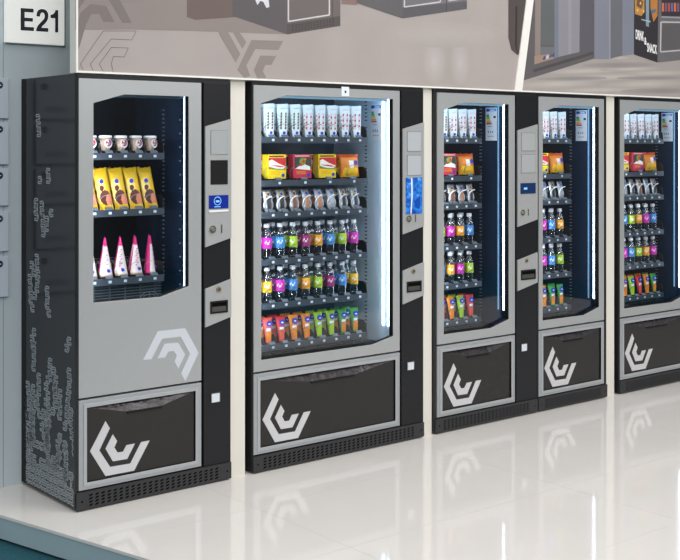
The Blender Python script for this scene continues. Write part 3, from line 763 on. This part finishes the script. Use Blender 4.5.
def puffy(name, W, H, D, m, parent, crimp=.008, taper=1.0, nx=8, nz=12, top_lean=0, mats=None):
    """pillow pack: flat crimped ends, bulging middle"""
    mb = MB(); vs = []; 
    for sgn in (-1, 1):
        for j in range(nz+1):
            v = j/nz; z = v*H
            wv = W*(taper+(1-taper)*v)*(1-.05*math.sin(v*PI))
            for i in range(nx+1):
                u = i/nx*2-1
                bul = max(0, (1-u*u))**.5*max(0, math.sin(PI*min(1, max(0, (z-crimp)/(H-2*crimp)))))**.6
                vs.append((u*wv, sgn*(D*bul+.0006)+top_lean*z, z+.0015*math.sin(9*u)*(1 if j in (0, nz) else 0)))
    n1 = (nx+1)*(nz+1)
    def idx(s, i, j): return s*n1+j*(nx+1)+i
    for j in range(nz):
        for i in range(nx):
            mm = mats((i+.5)/nx, (j+.5)/nz) if mats else m
            mb.add([vs[idx(0,i,j)], vs[idx(0,i+1,j)], vs[idx(0,i+1,j+1)], vs[idx(0,i,j+1)]], [(0,1,2,3)], mm, True)
            mb.add([vs[idx(1,i,j)], vs[idx(1,i+1,j)], vs[idx(1,i+1,j+1)], vs[idx(1,i,j+1)]], [(3,2,1,0)], m, True)
    for j in range(nz):
        for i, o in ((0, 0), (nx, 1)):
            mb.add([vs[idx(0,i,j)], vs[idx(0,i,j+1)], vs[idx(1,i,j+1)], vs[idx(1,i,j)]], [(0,1,2,3)], m)
    for j in (0, nz):
        for i in range(nx):
            mb.add([vs[idx(0,i,j)], vs[idx(0,i+1,j)], vs[idx(1,i+1,j)], vs[idx(1,i,j)]], [(0,1,2,3)], m)
    return mb.build(name, parent)
def make_bag(deep=False):
    e = empty('crisp_bag'); main = 'bag_deep' if deep else 'bag_orange'
    def mf(u, v):
        if v < .38 and abs(u-.5) < .40-.2*abs(v-.2): return 'bag_yellow'
        if .38 < v < .72 and abs(u-.52) < .12: return 'food_white' if not deep else 'bag_yellow'
        if v > .84: return 'bag_deep'
        return main
    b = puffy('bag', .058, .118, .020, main, e, mats=mf, nx=20, nz=28)
    mb = MB(); mb.disc(.030, .072, .011, -.020, -.015, 'badge', n=14, rz=.013); q = mb.build('round_badge', e)
    return finish(e, b, q)
def make_bar(fill):
    e = empty('wrapped_bar')
    def mf(u, v):
        if abs(u-.5) < .24 and .12 < v < .68: return fill
        if v > .86 and fill != 'foil_dark': return 'foil_clear'
        return 'foil_clear'
    b = puffy('wrapper', .024, .112, .010, 'foil_clear', e, mats=mf, nx=8, nz=14)
    mb = MB(); mb.disc(.0, .088, .0125, -.0116, -.009, 'foil_yellow' if fill in ('foil_brown', 'foil_dark') else 'foil_clear', n=14); mb.disc(0, .088, .008, -.0124, -.011, 'badge', n=14); q = mb.build('round_badge', e)
    return finish(e, b, q)
def make_choc():
    e = empty('chocolate_bar')
    def mf(u, v):
        if v < .10: return 'bar_yellow'
        if ((u-.78)/.26)**2+((v-.22)/.13)**2 < 1: return 'bar_rose'
        if ((u-.52)/.40)**2+((v-.28)/.17)**2 < 1: return 'bar_brown'
        if ((u-.34-.3*(v-.5))/.15)**2+((v-.50)/.07)**2 < 1: return 'bar_brown'
        if ((u-.30)/.32)**2+((v-.45)/.30)**2 < 1: return 'bar_cream'
        return 'bar_yellow'
    b = puffy('wrapper', .033, .190, .014, 'bar_yellow', e, mats=mf, nx=20, nz=46)
    mb = MB(); mb.disc(-.006, .126, .0085, -.0165, -.009, 'badge', n=14, rz=.010); q = mb.build('round_badge', e)
    return finish(e, b, q)
def make_cone():
    e = empty('ice_cream_cone'); H = .172
    mb = MB(); n = 14; vs = [(0, 0, H)]
    R = .033
    for k in range(n): a = 2*PI*k/n; vs.append((R*math.cos(a), R*.75*math.sin(a), 0))
    ring2 = [(R*.95*math.cos(2*PI*k/n), R*.7*math.sin(2*PI*k/n), .010) for k in range(n)]
    top = [(R*.10*math.cos(2*PI*k/n), R*.1*math.sin(2*PI*k/n), H*.93) for k in range(n)]
    mid = [(R*.26*math.cos(2*PI*k/n), R*.24*math.sin(2*PI*k/n), H*.76) for k in range(n)]
    rr = [[(x, y, 0) for x, y, _ in vs[1:]], ring2, mid, top]
    for a_ in range(3):
        for k in range(n):
            j = (k+1) % n; ang = (2*PI*(k+.5)/n)
            left = math.cos(ang) < -.93 or math.sin(ang) > .3; 
            m_ = 'cone_pink' if (left or a_ == 2) else 'cone_white'
            if a_ == 0: m_ = 'cone_cream' if not left else 'cone_pink'
            mb.add([rr[a_][k], rr[a_][j], rr[a_+1][j], rr[a_+1][k]], [(0,1,2,3)], m_, True)
    for k in range(n): mb.add([top[k], top[(k+1) % n], (0, 0, H)], [(0,1,2)], 'cone_pink', True)
    mb.add(rr[0], [tuple(range(n))], 'cone_cream')
    b = mb.build('wrapper', e)
    mb = MB()
    for k in range(9):
        z = .030+k*.010; r = R*(1-z/H)*.80; s = (-1)**k
        x = .2*r*s
        mb.add([(x-.004, -r-.0022, z), (x+.004, -r-.0022, z+.003), (x+.005, -r-.0016, z+.007), (x-.003, -r-.0016, z+.005)], [(0,1,2,3)], 'cone_line')
    l = mb.build('lettering', e)
    mb = MB(); mb.disc(.010, .026, .0072, -.0240, -.016, 'badge', n=14); q = mb.build('round_badge', e)
    return finish(e, b, l, q)
def make_cup():
    e = empty('yogurt_cup')
    mb = MB(); mb.lathe([(.017, 0), (.0175, .002), (.0250, .058)], 'cup_brown', n=20); b = mb.build('cup', e)
    mb = MB(); mb.lathe([(.0285, .057), (.0290, .060), (.0290, .064), (.027, .068), (.012, .069)], 'cup_white', n=20); c = mb.build('lid', e)
    mb = MB(); mb.disc(0, .033, .0185, -.0262, -.019, 'cup_white', n=18, rz=.020); mb.disc(.0, .036, .0145, -.0272, -.02, 'cup_red', n=14); mb.disc(.001, .033, .006, -.0282, -.02, 'lbl_blue', n=10); mb.disc(-.004, .043, .0045, -.0284, -.02, 'food_white', n=10); mb.disc(-.009, .030, .004, -.0284, -.02, 'food_white', n=8)
    q = mb.build('printed_picture', e)
    return finish(e, b, c, q)
def make_pouch(c1, c2):
    e = empty('drink_pouch')
    def mf(u, v):
        if v < .44 and abs(u-.5) < .34 and v > .08: return c2
        if .46 < v < .58 and abs(u-.5) < .3: return 'mark'
        return c1
    b = puffy('pouch', .028, .122, .011, c1, e, taper=.52, mats=mf, nx=9, nz=16)
    mb = MB(); mb.disc(.004, .090, .0145, -.0135, -.008, 'badge', n=16, rz=.0145); mb.disc(.004, .090, .006, -.0145, -.012, 'mark', n=10, rz=.0035); q = mb.build('round_badge', e)
    mb = MB(); mb.box(-.0135, .0135, -.006, .006, -.001, .004, c1); s = mb.build('gusset', e)
    return finish(e, b, q, s)
PROTO = {}
def proto(key, fn):
    if key not in PROTO: PROTO[key] = [fn(), False]
    return PROTO[key]
def place(key, fn, loc, rx=0, rz=0, label='', cat='', group='', ry=0):
    p = proto(key, fn)
    if not p[1]: o = p[0]; p[1] = True
    else: o = copy_tree(p[0])
    o.location = loc; o.rotation_euler = (rx, ry, rz)
    tag(o, label, cat, group); return o
MNAME = ['leftmost machine', 'widest machine', 'third machine', 'fourth machine', 'rightmost machine']
ORD = ['first', 'second', 'third', 'fourth', 'fifth', 'sixth', 'seventh', 'eighth', 'ninth']
# rows given right-to-left as the photo shows them: key lists from left to right for the columns in view
BOT = {'P': 'pink', 'B': 'blue', 'L': 'lime', 'O': 'orange', 'Y': 'yellow', 'M': 'plum'}
POU = {'R': ('red', 'pch_red', 'pch_coral'), 'r': ('red and coral', 'pch_coral', 'bag_orange'), 'O': ('orange', 'pch_orange', 'bag_orange'), 'L': ('lime green', 'pch_lime', 'lbl_lime'), 'G': ('green and orange', 'pch_green', 'bag_orange')}
PCK = {'G': ('green', 'green'), 'R': ('red', 'red'), 'r': ('pale pink', 'rosy')}
BAR = {'B': ('brown', 'foil_brown'), 'T': ('tan', 'foil_tan'), 'D': ('dark', 'foil_dark'), 'C': ('silver', 'foil_clear')}
rows = {
 1: dict(pack='GGGGRRRrr', box='YRYo', snack='CDDBTTCDD'[1:], b1='PBLMOBLP', b2='YPBOLMBY', pouch='rROOLLGG'),
 2: dict(pack='GRrr', box='Ro', snack='DBTD', b1='LPOB', b2='BOPL', pouch='ROLR'),
 3: dict(pack='Rrr', box='Yo', snack='CDC', b1='PBO', b2='PBL', pouch='OGG'),
 4: dict(pack='rRrRr', box='YRo', snack='CDBCD', b1='BLOPB', b2='PBLOP', pouch='OLROG'),
}
def xcol(mi, i, n, wide=False):
    c = MC[mi]; st = c['pitch']*(2 if wide else 1)
    return c['xe']-.012-st/2-(n-1-i)*st
def fill(mi, zr, seq, kind, shelfname):
    n = len(seq)
    for i, ch in enumerate(seq):
        x = xcol(mi, i, n, kind == 'box'); z = zr+.0035
        od = ORD[i]; mn = MNAME[mi]
        for dep in range(2):
            y = YS+.040+dep*.066
            jz = random.uniform(-.08, .08); z_ = z
            if kind == 'pack':
                nm, stl = PCK[ch]; y = YS+.020+dep*.066
                lab = '%s carton of the sandwich packs, %s trim, top shelf, %s' % (od, nm, mn) if dep == 0 else 'sandwich pack behind the %s one, %s trim, top shelf, %s' % (od, nm, mn)
                place('pack'+ch, lambda: make_pack(stl), (x-dep*.004, y, z+.012), -.03, -.12+jz, lab, 'sandwich pack', 'sandwich packs on the top shelves')
            elif kind == 'box':
                if ch == 'o':
                    lab = 'front orange crisp bag on the second shelf, %s' % mn if dep == 0 else 'orange crisp bag behind the front one, second shelf, %s' % mn
                    place('bag'+str(dep), lambda: make_bag(dep == 1), (x+.012-dep*.030, YS+.046+dep*.055, z+.016), -.14, -.10+dep*.06, lab, 'crisp bag', 'orange crisp bags in the machines')
                else:
                    c_n = 'yellow' if ch == 'Y' else 'red'
                    if dep == 1: lab = '%s snack box behind the %s box on second shelf, %s' % (c_n, od, mn)
                    else: lab = '%s snack box with food picture, %s item on second shelf, %s' % (c_n, od, mn)
                    place('box'+ch, lambda: make_box('box_yellow' if ch == 'Y' else 'box_red'), (x+.002-dep*.02, YS+.022+dep*.070, z+.016), 0, -.06+jz*.2, lab, 'snack box', 'snack boxes on the second shelves')
            elif kind == 'snack':
                nm, mm = BAR[ch]
                lab = '%s clear-wrapped %s bar in white coil, third shelf, %s' % (od, nm, mn) if dep == 0 else 'wrapped %s bar behind the %s one, third shelf, %s' % (nm, od, mn)
                place('snk'+ch, lambda: make_bar(mm), (x, YS+.030+dep*.058, z+.008), -.22, jz, lab, 'snack bar', 'wrapped bars in the white coils')
            elif kind == 'bottle':
                nm = BOT[ch]
                lab = '%s bottle on %s bottle shelf, %s label, %s' % (od, shelfname, nm, mn) if dep == 0 else 'bottle behind the %s %s-labelled one, %s bottle shelf, %s' % (od, nm, shelfname, mn)
                place('bot'+ch, lambda: make_bottle('lbl_'+nm, 'mark'), (x+dep*.002, y+.006, z+.010), -.03, jz*2, lab, 'water bottle', 'water bottles in the machines')
            elif kind == 'pouch':
                nm, c1, c2 = POU[ch]
                lab = '%s drink pouch from left, %s, bottom shelf, %s' % (od, nm, mn) if dep == 0 else 'drink pouch behind the %s %s one, bottom shelf, %s' % (od, nm, mn)
                place('pou'+ch, lambda: make_pouch(c1, c2), (x-dep*.006, YS+.034+dep*.058, z+.014), -.16, -.1+jz, lab, 'drink pouch', 'drink pouches on the bottom shelves')
for mi, r in rows.items():
    fill(mi, 1.556, r['pack'], 'pack', ''); fill(mi, 1.347, r['box'], 'box', ''); fill(mi, 1.193, r['snack'], 'snack', '')
    fill(mi, .967, r['b1'], 'bottle', 'upper'); fill(mi, .756, r['b2'], 'bottle', 'lower'); fill(mi, .556, r['pouch'], 'pouch', '')
for i in range(5):
    x = xcol(0, i, 5); od = ORD[i]
    place('cup', make_cup, (x, YS+.040, 1.482+.022), 0, .1*i, '%s yogurt cup from left, top shelf, leftmost machine' % od, 'yogurt cup', 'yogurt cups in the leftmost machine')
    for dep in range(2):
        place('choc', make_choc, (x-dep*.024+.004, YS+.034+dep*.055, 1.235+.012), -.27, -.12+.05*random.random(),
              '%s yellow chocolate bar from left, middle shelf, leftmost machine' % od if dep == 0 else 'yellow chocolate bar behind the %s one, middle shelf, leftmost machine' % od, 'chocolate bar', 'yellow chocolate bars in the leftmost machine', ry=-.09)
        place('cone', make_cone, (x+dep*.028, YS+.040+dep*.06, .936+.020), 0, random.uniform(-.5, .0) if i < 4 else .7,
              '%s pink and white ice cream cone from left, lowest shelf, leftmost machine' % od if dep == 0 else 'pink tipped cone behind the %s one, lowest shelf, leftmost machine' % od, 'ice cream cone', 'ice cream cones in the leftmost machine')

# ------------------------------------------------------------------ light: soft hall light, a ceiling panel and added front lights
w = bpy.data.worlds.new('hall'); scene.world = w; w.use_nodes = True; nt = w.node_tree
bg = nt.nodes['Background']; tc = nt.nodes.new('ShaderNodeTexCoord'); sx = nt.nodes.new('ShaderNodeSeparateXYZ'); rp = nt.nodes.new('ShaderNodeValToRGB')
nt.links.new(tc.outputs['Generated'], sx.inputs[0])
mr = nt.nodes.new('ShaderNodeMapRange'); mr.inputs['From Min'].default_value = -1; mr.inputs['From Max'].default_value = 1
nt.links.new(sx.outputs['Z'], mr.inputs['Value']); nt.links.new(mr.outputs['Result'], rp.inputs['Fac'])
e = rp.color_ramp.elements; e[0].position = .0; e[0].color = (.10,.10,.105,1); e[1].position = 1; e[1].color = (.95,.96,1,1)
x = e.new(.48); x.color = (.13,.135,.145,1); x = e.new(.56); x.color = (.34,.36,.39,1); x = e.new(.72); x.color = (.8,.82,.85,1)
nt.links.new(rp.outputs['Color'], bg.inputs['Color']); bg.inputs['Strength'].default_value = .60
def area(name, loc, rot, sx_, sy_, power, col=(1,1,1)):
    l = bpy.data.lights.new(name, 'AREA'); l.shape = 'RECTANGLE'; l.size = sx_; l.size_y = sy_; l.energy = power; l.color = col
    o = bpy.data.objects.new(name, l); COL.objects.link(o); o.location = loc; o.rotation_euler = rot
    return o
area('hall_light', (1.5, -2.8, 5.0), (math.radians(22), 0, 0), 6, 2.5, 150, (1, .97, .93))
area('hall_light', (-3.0, -6.5, 4.0), (math.radians(60), 0, math.radians(-30)), 4, 2, 150, (.95, .98, 1))  # unseen front light, added to brighten the products inside
area('hall_light', (-6.0, -2.0, 3.6), (math.radians(70), 0, math.radians(-75)), 3, 2, 42, (.93, .97, 1))  # unseen light from the left, tuned for the platform skirt
area('hall_light', (4.0, -6.5, 4.0), (math.radians(58), 0, math.radians(8)), 4, 2, 130, (1, .96, .92))  # second added front light, also for the machine interiors
